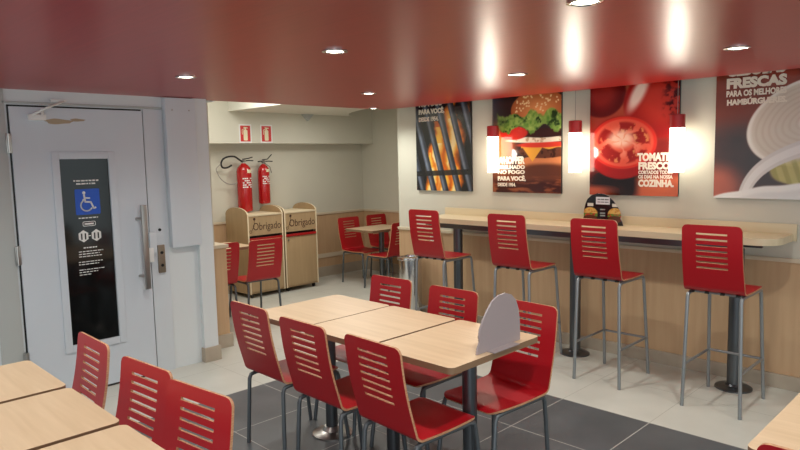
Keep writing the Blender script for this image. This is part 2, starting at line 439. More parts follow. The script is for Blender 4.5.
def make_seat(name, zs, stool, leg_mat, WH):
    root = empty(name, (0, 0, 0))
    HB = .43                    # height of the back over the seat
    X0 = -.235                  # back plane behind the thing's centre
    cols = [-1, -.97, -.9, -.8, -.66, -.52, -.4, -.2, 0, .2, .4, .52, .66, .8, .9, .97, 1]
    # backrest: parameter t = height above the seat
    bend = .045; LEAN = .16 if stool else .20
    def pos_b(t):
        if t < .038:
            a = math.acos(max(-1, min(1, 1-t/bend))); return (X0+bend-bend*math.sin(a), zs+t)
        u = (t-.038)/(HB-.038)
        return (X0+.001-LEAN*(HB-.038)*u-.012*math.sin(u*PI), zs+t)
    def hw_b(t):
        h_ = WH-.006*t/HB; R = .032
        if t > HB-R: d_ = t-(HB-R); h_ -= R-math.sqrt(max(0, R*R-d_*d_))
        return h_
    sl = [HB-.056-.0355*i for i in range(7)]
    rows = [0, .002, .006, .012, .020, .028, .038, .06, .09]
    for c in reversed(sl): rows += [c-.0058, c+.0058]
    rows += [HB-.032, HB-.026, HB-.02, HB-.014, HB-.008, HB-.003, HB]
    rows = sorted(set(round(r, 5) for r in rows))
    def skip(r0, r1, c0, c1):
        m_ = (r0+r1)/2
        return any(abs(m_-c) < .005 for c in sl) and c0 >= -.521 and c1 <= .521
    chair_piece('backrest', cols, rows, hw_b, pos_b, skip, root, ('red', 'ply'))
    xs = [.045, .09, .14, .20, .26, .32, .36, .38, .395, .405, .412, .416]
    def pos_s(x): return (X0+x, zs-.006*math.sin((x-.045)/.37*PI) - (max(0, x-.375)**2)*9)
    def hw_s(x):
        h_ = WH-.012*(x-.045)/.39; R = .05
        if x > .416-R: d_ = x-(.416-R); h_ -= R-math.sqrt(max(0, R*R-d_*d_))
        return h_
    chair_piece('seat', cols, xs, hw_s, pos_s, None, root, ('red', 'ply'))
    r = .0115
    zt = zs-.022
    xr, xf = X0+.045, X0+.385
    yt = WH-.022
    for s in (-1, 1):
        y = s*yt; yf = s*(yt+.016)
        fr = -.238
        ff = .232 if stool else .215
        MB().tube([(fr, yf, 0), (xr-.033, y, zt-.03), (xr-.022, y, zt-.006), (xr+.01, y, zt)], r).build('leg', leg_mat, root)
        MB().tube([(ff, yf, 0), (xf+.015, y, zt-.03), (xf+.004, y, zt-.006), (xf-.03, y, zt)], r).build('leg', leg_mat, root)
    fb = MB()
    for s in (-1, 1): fb.tube([(xr+.01, s*yt, zt), (xf-.03, s*yt, zt)], r)
    for x in (xr+.06, xf-.07): fb.tube([(x, -yt, zt), (x, yt, zt)], r*.9)
    fb.build('seat_frame', leg_mat, root)
    if stool:
        for q in (-.5, -.17, .17, .5):
            MB().box(xr-.03, xr-.012, q*WH*1.5-.012, q*WH*1.5+.012, zs-.016, zs-.004, .002).build('rubber_pad', 'rubber', root)
    if stool:
        k = .28; t = k/zs
        def lx(a, b_): return a+(b_-a)*t
        rx, fx = lx(-.238, xr-.033), lx(.232, xf+.015); yy = yt+.016*(1-t)
        fr_ = MB()
        for s in (-1, 1): fr_.tube([(rx, s*yy, k), (fx, s*yy, k+.0)], .009)
        fr_.tube([(fx, -yy, k), (fx, yy, k)], .009)
        fr_.build('footrest', leg_mat, root)
    return root

chair0 = make_seat('dining_chair', .44, False, 'leg_d', .195)
stool0 = make_seat('bar_stool', .775, True, 'leg_s', .183)
used = set()
def put(proto, x, y, rz, label, group, cat):
    o = proto if proto.name not in used else copy_tree(proto)
    used.add(proto.name)
    o.location = (x, y, 0); o.rotation_euler = (0, 0, rz)
    tag(o, label, cat, group); return o
def ch(x, y, deg, label, group): return put(chair0, x, y, math.radians(deg), label, group, 'chair')
XB = .22
g1 = 'red chairs on the near side of the long middle table'
ch(2.195, 3.07, -1, 'red slotted dining chair at the far end of the near side of the middle table', g1)
ch(2.162, 2.54, -1, 'red slotted dining chair in the middle of the near side of the middle table', g1)
ch(2.158, 2.02, -3, 'red slotted dining chair seen from behind in front of the chrome table post', g1)
g2 = 'red chairs on the far side of the long middle table'
ch(2.65, 3.05, 180, 'red dining chair across the middle table farthest from the grey display', g2)
ch(2.625, 2.49, 180, 'red dining chair across the middle table, second from the grey display', g2)
ch(2.595, 1.96, 176, 'red dining chair behind the grey arched display, its glossy seat in view', g2)
g3 = 'red chairs tucked to the table row in the left corner'
ch(.735, 3.04, 179, 'red chair at the left corner table nearest the white door', g3)
ch(.735, 2.45, 185, 'red chair at the left corner table between two other red chairs', g3)
ch(.74, 2.02, 187, 'red chair at the left corner table nearest the photographer', g3)
g4 = 'red chairs in the alcove'
ch(3.69, 5.90, 85, 'red dining chair in the alcove in front of the litter cabinets, seen from behind', g4)
ch(3.20, 5.96, 90, 'red dining chair in the alcove half hidden behind the white column', g4)
ch(5.79, 6.48, -90, 'red dining chair left of the alcove corner table against the panelled wall', g4)
ch(6.31, 6.48, -90, 'red dining chair tucked deep into the alcove corner', g4)
ch(5.70, 5.96, 90, 'red dining chair on the near side of the corner table beside the wall edge', g4)
ch(2.175, .315, -2, 'red dining chair in the near right corner, only its top edge showing', 'red chair in the near right corner')

g5 = 'red bar stools along the wall counter'
for y, dg, lb in ((3.845, 0, 'red bar stool at the far end of the counter beside the steel waste bin'),
                  (2.967, 0, 'red bar stool under the burger poster, second from the far counter end'),
                  (2.226, 0, 'red bar stool in front of the burger display on the counter'),
                  (1.437, 0, 'red bar stool at the near counter end under the onion poster')):
    put(stool0, 4.44, y, math.radians(dg), lb, g5, 'stool')

# ------------------------------------------------------------------ tables
def table_top(mb_pts, z1, th, name, mats, parent, bev=.0):
    return MB().prism(mb_pts, z1-th, z1, mi=0, mi_side=1).build(name, mats, parent)
def make_table(dx, dy):
    r = empty('cafe_table', (0, 0, 0))
    MB().prism(rrect(-dx/2, dx/2, -dy/2, dy/2, .03), .72, .75, mi=0, mi_side=1).build('tabletop', ('table', 'edge'), r)
    MB().tube([(-.022, -.10, .03), (-.022, -.10, .715)], .036, 24).build('post', 'post', r)
    MB().lathe([(0, 0), (.12, 0), (.12, .008), (.10, .016), (.06, .026), (.045, .05), (.036, .05)], (-.022, -.10, 0)).build('base_plate', 'steel', r)
    MB().box(-dx*.36, dx*.36, -.03, .03, .705, .72).box(-.03, .03, -dy*.36, dy*.36, .70, .712).build('under_frame', 'leg_d', r)
    return r
t0 = make_table(.685, .523)
def tb(x, y, label, group):
    o = t0 if 't0' not in used else copy_tree(t0)
    used.add('t0'); o.location = (x, y, 0); tag(o, label, 'table', group); return o
gt = 'tables pushed together in the middle row'
tb(2.40, 3.095, 'wood topped table at the far end of the middle row', gt)
tb(2.40, 2.562, 'wood topped table between the two end tables of the middle row', gt)
tb(2.40, 2.022, 'wood topped table carrying the grey arched display', gt)
gl_ = 'tables pushed together in the left corner'
tb(.515, 3.077, 'wood topped corner table nearest the white door', gl_)
tb(.515, 2.527, 'wood topped corner table between its two neighbours', gl_)
tb(.515, 1.977, 'wood topped corner table nearest the photographer', gl_)
tb(2.425, .345, 'wood topped table cut off at the near right corner', 'table in the near right corner')
ta = tb(5.86, 6.28, 'small wood table in the alcove corner with three red chairs', 'tables in the alcove')
tc = tb(3.48, 6.32, 'small wood table in the alcove between the column and litter cabinets', 'tables in the alcove')
for o in (ta, tc): o.rotation_euler.z = PI/2*0

# ------------------------------------------------------------------ counter
ct = empty('wall_counter', (4.78, 2.7, 0)); tag(ct, 'long pale wood bar counter fixed along the poster wall', 'counter')
def lc(mb, name, m, par=ct, o=(4.78, 2.7, 0)):
    for v in mb.b.verts: v.co -= Vector(o)
    return mb.build(name, m, par)
pts = [(4.955, 1.19), (4.955, 4.30), (4.585, 4.30), (4.585, 1.33)]
pts += [(4.585+.14-.14*math.cos(t), 1.33-.14*math.sin(t)) for t in [k*PI/14 for k in range(1, 8)]]
lc(MB().prism(pts, 1.04, 1.085, mi=0, mi_side=1), 'worktop', ('counter', 'counter'))
lc(MB().box(4.955, 4.971, 1.17, 4.30, 1.04, 1.155, .002), 'upstand', 'counter')
lc(MB().box(4.63, 4.66, 1.5, 4.27, .99, 1.039).box(4.85, 4.88, 1.35, 4.27, .99, 1.039), 'under_frame', 'post')
for y in (1.475, 2.715, 3.97):
    q = lc(MB().tube([(4.76, y, .03), (4.76, y, .99)], .045, 28), 'post', 'post')
    b = MB().lathe([(0, 0), (.12, 0), (.12, .010), (.105, .018), (.06, .024), (.05, .035), (.045, .035)], (4.76, y, 0))
    for v in b.b.verts: v.co -= Vector((4.78, 2.7, 0))
    b.build('base_plate', 'post', q)

o = MB().box(XW-.045, XW-.008, 4.37, 4.49, .80, .875, .005).build('power_outlet', 'print_w')
tag(o, 'small white power outlet box on the panelled wall by the counter end', 'outlet')
MB().prism(rrect(.02, .10, .01, .06, .006), 0, .002, face_minus_x(XW-.045, 4.49, .80)).build('socket_face', 'frame', o)

# ------------------------------------------------------------------ waste bin
wb = empty('waste_bin', (4.785, 4.64, 0)); tag(wb, 'round stainless steel waste bin beside the wall edge and the far stool', 'bin')
MB().lathe([(0, 0), (.112, 0), (.118, .01), (.118, .61), (.112, .615)]).build('body', 'chrome', wb)
MB().lathe([(.118, .61), (.135, .615), (.138, .625), (.135, .64), (.10, .645), (.095, .625), (.095, .54), (0, .54)]).build('rim', 'chrome', wb)

# ------------------------------------------------------------------ litter cabinets
def make_bin():
    W, D, Hh = .51, .50, 1.02
    r = empty('litter_cabinet', (0, 0, 0))
    for s in (-1, 1):
        x = s*(W/2-.009)
        prof = [(-D/2, .05), (D/2, .05), (D/2, 1.02)] + [(D/2*.98*math.cos(t), 1.02+.085*math.sin(t)) for t in [k*PI/14 for k in range(1, 14)]] + [(-D/2, 1.02)]
        b = MB(); b.prism(prof, x-.009, x+.009, Matrix(((0, 0, 1, 0), (1, 0, 0, 0), (0, 1, 0, 0), (0, 0, 0, 1))), mi=0, mi_side=1)
        b.build('side_panel', ('bin_l', 'bin_top'), r)
    MB().box(-W/2+.018, W/2-.018, -D/2+.02, D/2, .05, .07).box(-W/2+.018, W/2-.018, D/2-.016, D/2, .07, 1.0).build('carcass', 'bin_l', r)
    MB().box(-W/2+.018, W/2-.018, -D/2-.006, D/2-.02, 1.0, 1.018, .002).build('top_panel', 'bin_top', r)
    fp = MB().box(-W/2+.018, W/2-.018, -D/2+.0, -D/2+.018, .765, .999).build('front_panel', 'bin_l', r)
    tx = text_bm('Obrigado', .40, .12, .0, .001)
    t = MB(); t.merge(tx, 0, face_minus_y(-.18, -D/2-.0003, .80)); t.build('lettering', 'brown', fp)
    dc = MB(); m_ = face_minus_y(0, -D/2-.0003, 0)
    dc.prism([(-.16+.017*math.cos(a), .965+.017*math.sin(a)) for a in [k*PI/8 for k in range(16)]], 0, .001, m_)
    stroke(dc, [(-.16, .95), (-.165, .88), (-.185, .85), (-.195, .83)], .006, m_, .001)
    stroke(dc, [(-.215+.016*math.cos(a), .815+.016*math.sin(a)) for a in [k*PI/6 for k in range(13)]], .006, m_, .001)
    dc.build('figure_mark', 'brown', fp)
    MB().box(-W/2+.018, W/2-.018, -D/2+.06, -D/2+.07, .70, .765).build('slot_back', 'black', r)
    MB().box(-W/2+.02, W/2-.02, -D/2-.012, -D/2+.02, .705, .735, .004).build('slot_lip', 'dred', r)
    dr = MB().box(-W/2+.022, W/2-.022, -D/2, -D/2+.018, .075, .70, .002).build('door', 'bin_l', r)
    MB().tube([(-W/2+.05, -D/2-.002, .66), (-W/2+.05, -D/2-.012, .66)], .012).build('lock', 'steel', dr)
    for sx in (-1, 1):
        for sy in (-1, 1):
            x, y = sx*(W/2-.05), sy*(D/2-.05)
            c = MB().tube([(x-.011, y, .024), (x+.011, y, .024)], .024, 16); c.box(x-.014, x+.014, y-.012, y+.012, .035, .05)
            c.build('caster', 'black', r)
    return r
b1 = make_bin(); b2 = copy_tree(b1)
b1.location = (4.43, 7.0, 0); b2.location = (4.96, 7.0, 0)
tag(b1, 'wooden litter cabinet marked Obrigado, the one behind the red alcove chairs', 'litter bin', 'litter cabinets on the back wall')
tag(b2, 'wooden litter cabinet marked Obrigado, the one next to bare panelled wall', 'litter bin', 'litter cabinets on the back wall')

# ------------------------------------------------------------------ extinguishers
def extinguisher(x, z0, r, hgt, label, hose):
    e = empty('fire_extinguisher', (x, YA-.02-r, z0)); tag(e, label, 'fire extinguisher', 'fire extinguishers on the back wall')
    body = MB().lathe([(0, .012), (r*.6, 0), (r*.93, .006), (r, .03), (r, hgt-.10), (r*.9, hgt-.06), (r*.6, hgt-.025), (r*.32, hgt-.008), (r*.28, hgt)], seg=36).build('cylinder', 'ex_red', e)
    lb = MB()
    for (z_a, z_b) in ((.50*hgt, .72*hgt),):
        for k in range(-3, 3):
            a0, a1 = -PI/2+k*.26+.02, -PI/2+(k+1)*.26-.02
            rr = r+.0012
            for m_ in range(5):
                za = z_a+(z_b-z_a)*m_/5; zb = za+(z_b-z_a)/9
                if (k*7+m_*3) % 4 == 0: continue
                vs = [lb.b.verts.new((rr*math.cos(a), rr*math.sin(a), z)) for a, z in ((a0, za), (a1, za), (a1, zb), (a0, zb))]
                lb.b.faces.new(vs)
    lb.build('label_print', 'print_w', body)
    l2 = MB()
    a0, a1 = -PI/2-.1, -PI/2+.7
    n = 5
    for i in range(n):
        aa, ab = a0+(a1-a0)*i/n, a0+(a1-a0)*(i+1)/n
        vs = [l2.b.verts.new(((r+.002)*math.cos(a), (r+.002)*math.sin(a), z)) for a, z in ((aa, .80*hgt), (ab, .80*hgt), (ab, .87*hgt), (aa, .87*hgt))]
        l2.b.faces.new(vs)
    l2.build('paper_tag', 'cream', body)
    v = MB().tube([(0, 0, hgt-.005), (0, 0, hgt+.04)], .016, 16).box(-.02, .02, -.014, .014, hgt+.015, hgt+.045, .003)
    v.build('valve', 'steel', e)
    MB().tube([(-.015, 0, hgt+.05), (.06, -.01, hgt+.06), (.12, -.02, hgt+.075 if hose else hgt+.12)], .007).tube([(0, 0, hgt+.03), (.07, -.01, hgt+.035), (.13, -.02, hgt+.03)], .007).build('lever', 'black', e)
    MB().tube([(0, -.016, hgt+.03), (0, -.03, hgt+.03)], .018, 20).build('pressure_gauge', 'steel', e)
    if hose:
        p = [(-.015, 0, hgt+.02), (-.07, -.01, hgt+.05), (-.13, -.01, hgt+.085), (-.21, 0, hgt+.085), (-.28, .01, hgt+.055), (-.31, .01, hgt+.0), (-.29, .01, hgt-.045), (-.23, .01, hgt-.05), (-.17, .0, hgt-.02)]
        q = [(-.37, .02, hgt-.06), (-.35, .02, hgt-.13), (-.31, .02, hgt-.19), (-.25, .02, hgt-.235), (-.19, .02, hgt-.255), (-.13, .01, hgt-.25), (-.10, .0, hgt-.24)]
        def smooth(P):
            P = [Vector(a) for a in P]; out = []
            for i in range(len(P)-1):
                p0 = P[max(0, i-1)]; p1 = P[i]; p2 = P[i+1]; p3 = P[min(len(P)-1, i+2)]
                for k in range(5):
                    t = k/5; out.append(.5*((2*p1)+(-p0+p2)*t+(2*p0-5*p1+4*p2-p3)*t*t+(-p0+3*p1-3*p2+p3)*t**3))
            return out+[P[-1]]
        MB().tube(smooth([p[0], p[1], p[2], p[3], p[4], p[5]]), .011, 10).tube(smooth(p[5:]), [.011]*15+[.014], 10).build('hose', 'rubber', e)
        MB().tube(smooth([p[5]]+q), .006, 8).build('thin_hose', 'cord', e)
    else:
        MB().tube([(.0, -.01, hgt+.02), (-.05, -.02, hgt+.035), (-.09, -.02, hgt+.03)], .008, 10).tube([(.02, 0, hgt+.01), (.1, .0, hgt-.04), (.13, .01, hgt-.12)], .004, 8).build('hose', 'rubber', e)
    MB().box(-.02, .02, r-.005, r+.02, hgt*.75, hgt*.75+.08).build('wall_hook', 'steel', e)
    return e
extinguisher(4.415, 1.03, .092, .61, 'larger red fire extinguisher with black hose loop on the wall', True)
extinguisher(4.715, 1.112, .076, .515, 'smaller red fire extinguisher with raised lever, hanging above the cabinets', False)
for i, (x, lb) in enumerate(((4.38, 'red and white extinguisher sign above the larger fire extinguisher'), (4.685, 'red and white extinguisher sign above the smaller fire extinguisher'))):
    m_ = face_minus_y(x, 7.04, 2.005)
    s = MB().prism([(-.088, -.115), (.088, -.115), (.088, .115), (-.088, .115)], 0, .004, m_).build('safety_sign', 'print_w')
    tag(s, lb, 'sign', 'safety signs above the fire extinguishers')
    m2 = face_minus_y(x, 7.0358, 2.005)
    MB().prism([(-.07, -.097), (.07, -.097), (.07, .097), (-.07, .097)], 0, .001, m2).build('red_field', 'sign_red', s)
    m3 = face_minus_y(x, 7.0345, 2.005)
    pic = MB().prism(rrect(-.028, .028, -.085, .045, .012, 3), 0, .001, m3).prism([(-.01, .045), (.01, .045), (.01, .07), (-.01, .07)], 0, .001, m3)
    stroke(pic, [(-.02, .075), (.03, .07)], .012, m3, .001); stroke(pic, [(-.012, .06), (-.045, .045), (-.045, -.01)], .007, m3, .001)
    pic.build('extinguisher_picture', 'cream', s)
# small bracket under the alcove ceiling
bk = MB().prism([(-.09, 0), (.09, 0), (0, -.09)], 0, .04, face_minus_y(5.33, 7.04, 2.27)).build('ceiling_bracket', 'frame')
tag(bk, 'small grey triangular bracket high on the alcove wall under the ceiling', 'bracket')

# ------------------------------------------------------------------ posters
PW, PH = .73, 1.0
def smst(a, b, x): t = np.clip((x-a)/(b-a), 0, 1); return t*t*(3-2*t)
def noise2(X, Y, sc, seed, oct_=4):
    rng = np.random.RandomState(seed); out = np.zeros_like(X); amp = 1; tot = 0
    for o in range(oct_):
        g = rng.rand(64, 64); x = X/sc*(2**o); y = Y/sc*(2**o)
        xi = np.floor(x).astype(int); yi = np.floor(y).astype(int); fx = x-xi; fy = y-yi
        fx = fx*fx*(3-2*fx); fy = fy*fy*(3-2*fy)
        a = g[xi % 64, yi % 64]; b = g[(xi+1) % 64, yi % 64]; c = g[xi % 64, (yi+1) % 64]; d_ = g[(xi+1) % 64, (yi+1) % 64]
        out += amp*((a*(1-fx)+b*fx)*(1-fy)+(c*(1-fx)+d_*fx)*fy); tot += amp; amp *= .5
    return out/tot
def mixc(C, col, m): return C*(1-m[..., None])+np.array(col, float)*m[..., None]
def ell(X, Y, cx, cy, rx, ry, soft=.04, rot=0):
    c, s = math.cos(rot), math.sin(rot); dx, dy = X-cx, Y-cy
    d_ = np.sqrt(((dx*c+dy*s)/rx)**2+((-dx*s+dy*c)/ry)**2); return 1-smst(1-soft, 1+soft, d_), d_
def cm(X, Y): return X, Y
def paint_flames(X, Y):
    C = np.zeros(X.shape+(3,))+np.array([20, 24, 30.])
    n = noise2(X, Y, 9, 1); n2 = noise2(X, Y, 5, 2)
    for (cx, top, bot, wd, lean) in ((29, 70, -12, 13, -.10), (50, 94, 4, 13, -.05), (20, 45, -14, 8, 0), (52, 34, -14, 9, .0), (36, 26, -14, 9, 0)):
        t = np.clip((top-Y)/(top-bot), 0, 1); xc = cx+(t*14-7)*-.3+lean*(Y-40)+7*(n-.5)+3*np.sin(Y/7)
        w_ = wd*(.15+.9*np.sin(np.clip(t, 0, 1)*PI*.85+.1))
        m = (1-smst(.55, 1.2, np.abs(X-xc)/np.maximum(w_, .3)))*(Y < top)*(Y > bot)
        C = mixc(C, (225, 105, 20), m*.9); m2 = (1-smst(.2, .8, np.abs(X-xc)/np.maximum(w_, .3)))*(Y < top-6)*(Y > bot)
        C = mixc(C, (252, 196, 70), m2*smst(.2, .5, n2+.2)); m3 = (1-smst(.1, .5, np.abs(X-xc)/np.maximum(w_, .3)))*(Y < top-22)*(Y > bot)
        C = mixc(C, (255, 240, 190), m3*.8)
    C = mixc(C, (190, 90, 30), smst(.5, .8, n2)*smst(60, 85, Y)*smst(35, 50, X)*.6)
    for cx in (-6, 9, 25, 42, 58, 75):
        xc = cx+(50-Y)*.30; dd = (X-xc)/4.2
        m = 1-smst(.85, 1.05, np.abs(dd))
        sh = np.clip(1-np.abs(dd+.35)*1.3, 0, 1)
        col = np.stack([45+75*sh, 50+80*sh, 60+88*sh], -1)*(.75+.4*n[..., None])
        C = C*(1-m[..., None])+col*m[..., None]
    m = 1-smst(2.3, 3, np.abs(Y-17-X*.03)); C = mixc(C, (26, 28, 32), m*.85)
    return C
def paint_burger(X, Y):
    n = noise2(X, Y, 8, 5); n2 = noise2(X, Y, 3, 6)
    C = np.zeros(X.shape+(3,))+np.array([48, 34, 34.])
    C = mixc(C, (70, 75, 90), smst(20, -5, X)*smst(55, 80, Y))
    m, _ = ell(X, Y, 8, 42, 16, 20, .5); C = mixc(C, (205, 95, 50), m)      # blurred tomato
    m = smst(22, 18, Y+2*(n-.5)); C = mixc(C, (104, 54, 34), m)
    m = smst(14, 8, Y); C = mixc(C, (66, 28, 22), m)
    m = smst(.45, .7, noise2(X, Y*4, 12, 8))*smst(20, 15, Y); C = mixc(C, (140, 76, 46), m)
    m, _ = ell(X, Y, 57, 26, 29, 8, .08); C = mixc(C, (206, 128, 80), m)       # lower bun
    m, _ = ell(X, Y, 56, 20, 30, 6, .35); C = mixc(C, (96, 50, 32), m)
    m, _ = ell(X, Y, 56, 37, 27, 6, .08); C = mixc(C, (96, 52, 34), m); C = mixc(C, (60, 32, 22), m*smst(.5, .7, n2))
    # cheese
    for (ax, wv) in ((44, 11),):
        m = (1-smst(.9, 1.05, np.abs(X-ax)/(wv*np.clip((Y-28)/13, .01, 1))))*(Y < 41)*(Y > 28); C = mixc(C, (232, 168, 62), m)
    m = smst(1.2, .6, np.abs(Y-40.5+.8*np.sin(X/3)))*(X > 32)*(X < 80); C = mixc(C, (232, 168, 62), m)
    m, _ = ell(X, Y, 55, 43, 27, 2.6, .2); C = mixc(C, (214, 60, 44), m)
    m, _ = ell(X, Y, 50, 47.5, 33, 2.7, .15); C = mixc(C, (238, 226, 205), m); C = mixc(C, (190, 160, 130), m*smst(.55, .7, n2))
    m, _ = ell(X, Y, 56, 53, 24, 4, .1); C = mixc(C, (58, 28, 22), m)
    m, _ = ell(X, Y, 24, 54, 15, 6, .1); C = mixc(C, (200, 44, 34), m); C = mixc(C, (232, 110, 80), m*smst(.55, .7, n)*.6)
    m, d_ = ell(X, Y, 50, 74, 29, 17, .03); m = m*(Y > 66)                     # top bun
    hl = np.clip(1-d_, 0, 1)
    C = C*(1-m[..., None])+(np.stack([176+60*hl, 92+66*hl, 50+46*hl], -1))*m[..., None]
    rng = np.random.RandomState(3)
    for _ in range(70):
        a = rng.uniform(24, 76); b_ = rng.uniform(72, 91); ms, _d = ell(X, Y, a, b_, 1.0, .7, .3, rng.uniform(-1, 1)); C = mixc(C, (244, 214, 160), ms*m)
    top = 71+3*np.sin(X/3.1)+2*(n-.5)*4; bot = 57+3.2*np.sin(X/4.3+1)+6*(n2-.5)
    m = smst(-1, 1, top-Y)*smst(-1, 1, Y-bot)*smst(4, 8, X)
    g = np.stack([66+120*n2, 118+90*n2, 38+70*n2], -1); C = C*(1-m[..., None])+g*m[..., None]
    C = mixc(C, (30, 56, 22), m*smst(.52, .72, noise2(X, Y, 5, 9)))
    return C
def paint_tomato(X, Y):
    n = noise2(X, Y, 8, 15); n2 = noise2(X, Y, 3.2, 16)
    C = np.zeros(X.shape+(3,))+np.array([142, 40, 30.])
    C = mixc(C, (178, 92, 62), smst(20, 45, Y)*smst(50, 30, X)*smst(70, 100, Y+20))
    C = mixc(C, (150, 84, 60), smst(70, 95, Y)*smst(20, 34, X)*smst(48, 38, X))
    m, d_ = ell(X, Y, 10, 82, 21, 19, .06); C = mixc(C, (92, 14, 14), m); C = mixc(C, (168, 44, 36), m*smst(.9, .3, d_)*.7)
    m, d_ = ell(X, Y, 60, 72, 31, 27, .05); C = mixc(C, (150, 22, 18), m); C = mixc(C, (206, 62, 46), m*smst(.9, .3, d_)*.8)
    m, _ = ell(X, Y, 41, 80, 5, 15, .5, -.5); C = mixc(C, (244, 222, 208), m*.95)
    C = mixc(C, (96, 16, 14), smst(46, 40, Y)*smst(50, 62, X)*.6)
    C = mixc(C, (70, 10, 12), smst(58, 66, X)*smst(58, 66, Y)*smst(.42, .6, n2))
    m, _ = ell(X, Y, 24, 10, 26, 14, .4); C = mixc(C, (24, 8, 8), m)
    m = smst(10, 4, Y); C = mixc(C, (190, 86, 56), m*smst(35, 5, X)*.9)
    m = smst(20, 12, Y)*smst(36, 46, X); C = mixc(C, (196, 96, 62), m); 
    m, _ = ell(X, Y, 27, 38, 29, 25, .04); C = mixc(C, (150, 16, 14), m)
    m, d_ = ell(X, Y, 28.5, 42, 27.5, 20.5, .04); C = mixc(C, (216, 84, 62), m)
    ang = np.arctan2((Y-44)/20, (X-28)/27); rad = d_
    seg = np.abs(np.sin(ang*2.5+.9+3.2*(n-.5)))
    loc = m*smst(.32, .42, rad)*smst(.86, .74, rad)*smst(.35, .6, seg)
    C = mixc(C, (140, 20, 16), loc*.9); C = mixc(C, (226, 150, 90), loc*smst(.62, .72, n2)*.8)
    m2, _ = ell(X, Y, 27, 45, 10, 6.5, .5); C = mixc(C, (246, 200, 176), m2*m)
    sp = m*smst(.5, .1, seg)*smst(.8, .3, rad); C = mixc(C, (236, 150, 122), sp*.8)
    rim = m*smst(.88, .97, rad); C = mixc(C, (206, 40, 30), rim)
    return C
def paint_onion(X, Y):
    n = noise2(X, Y, 14, 25); n2 = noise2(X, Y, 3, 26)
    C = np.zeros(X.shape+(3,))+np.array([120, 58, 44.])
    C = mixc(C, (46, 24, 20), smst(62, 40, Y)*(.75+.25*n)); C = mixc(C, (150, 66, 50), smst(66, 88, Y)*smst(.3, .7, n))
    m, _ = ell(X, Y, 2, 8, 16, 14, .6); C = mixc(C, (170, 84, 60), m)
    m, d_ = ell(X, Y, 60, 52, 40, 28, .02, .35); C = mixc(C, (214, 202, 186), m)
    rings = .5+.5*np.sin(d_*60+2*n); C = mixc(C, (190, 170, 150), m*smst(.4, .95, rings)*.32)
    C = mixc(C, (240, 234, 224), m*smst(.25, .05, d_)); C = mixc(C, (236, 230, 220), m*smst(.90, .96, d_))
    m2, _ = ell(X, Y, 60, 24, 24, 13, .06, .25); m2 = m2*smst(27, 22, Y-(X-45)*.25)
    C = mixc(C, (196, 184, 104), m2*.95); C = mixc(C, (140, 130, 52), m2*smst(.6, .9, np.abs(np.sin(X*.45+Y*.15)))*.5)
    D = np.full(X.shape, 1e9)
    for t in np.linspace(0, 1, 60):
        bx = (1-t)**3*20+3*(1-t)**2*t*24+3*(1-t)*t*t*36+t**3*78; by = (1-t)**3*2+3*(1-t)**2*t*18+3*(1-t)*t*t*32+t**3*40
        D = np.minimum(D, np.hypot(X-bx, Y-by)/(3.6+2.4*t))
    C = mixc(C, (232, 228, 224), 1-smst(.88, 1.05, D)); C = mixc(C, (198, 190, 184), (1-smst(.4, .9, np.abs(D-.75)/.4))*(D < 1)*.5)
    tp = 1+.30*X-.0022*X*X+.4*np.sin(X/4); m3 = smst(.8, -.8, Y-tp)
    C = mixc(C, (234, 232, 228), m3); C = mixc(C, (206, 204, 202), m3*smst(3, 6, tp-Y)*.6)
    return C
def picture_mesh(name, paint, w_, h_, nx, ny, mx, parent, outline=None, sx=100):
    u = np.linspace(0, 1, nx+1); v = np.linspace(0, 1, ny+1)
    U, V = np.meshgrid(u, v); X = U*w_*sx; Y = V*h_*sx
    C = np.clip(paint(X, Y), 0, 255)/255
    L = np.where(C <= .04045, C/12.92, ((C+.055)/1.055)**2.4)
    co = np.stack([U*w_, V*h_, np.zeros_like(U)], -1).reshape(-1, 3)
    R = np.array(mx)[:3, :3]; T = np.array(mx)[:3, 3]
    co = co@R.T+T
    idx = np.arange((nx+1)*(ny+1)).reshape(ny+1, nx+1)
    F = np.stack([idx[:-1, :-1], idx[:-1, 1:], idx[1:, 1:], idx[1:, :-1]], -1).reshape(-1, 4)
    if outline is not None:
        cx = (X[:-1, :-1]+X[1:, 1:]).ravel()/2; cy = (Y[:-1, :-1]+Y[1:, 1:]).ravel()/2
        F = F[outline(cx, cy)]
    me = bpy.data.meshes.new(name); me.from_pydata(co.tolist(), [], F.tolist())
    a = me.color_attributes.new('ink', 'FLOAT_COLOR', 'POINT')
    buf = np.ones((co.shape[0], 4), np.float32); buf[:, :3] = L.reshape(-1, 3); a.data.foreach_set('color', buf.ravel())
    me.materials.append(MT['print']); me.update()
    o = bpy.data.objects.new(name, me); COL.objects.link(o); o.parent = parent
    return o
def poster(y_left, paint, lines, label, z0=1.322):
    xf = XW-.022
    p = MB().box(xf, XW, y_left-PW, y_left, z0, z0+PH, .001).build('wall_poster', 'black')
    tag(p, label, 'poster', 'food posters on the wall over the counter')
    picture_mesh('printed_picture', paint, PW, PH, 150, 205, face_minus_x(xf-.0012, y_left, z0), p)
    t = MB()
    for (body, x, yb, w_, h_, off) in lines:
        t.merge(text_bm(body, w_/100, h_/100, off, .0012), 0, face_minus_x(xf-.0018, y_left-x/100, z0+yb/100))
    t.build('lettering', 'print_l', p)
    return p
poster(4.685, paint_flames, [('GRELHADO', 5, 93, 30, 5, .05), ('NO FOGO', 5, 85.5, 32, 6.3, .06), ('PARA VOCÊ,', 4.5, 77, 35, 7.3, .06), ('DESDE 1954.', 4.5, 70.5, 27, 4.6, .05)],
       'poster of flames rising through dark grill bars, nearest the alcove')
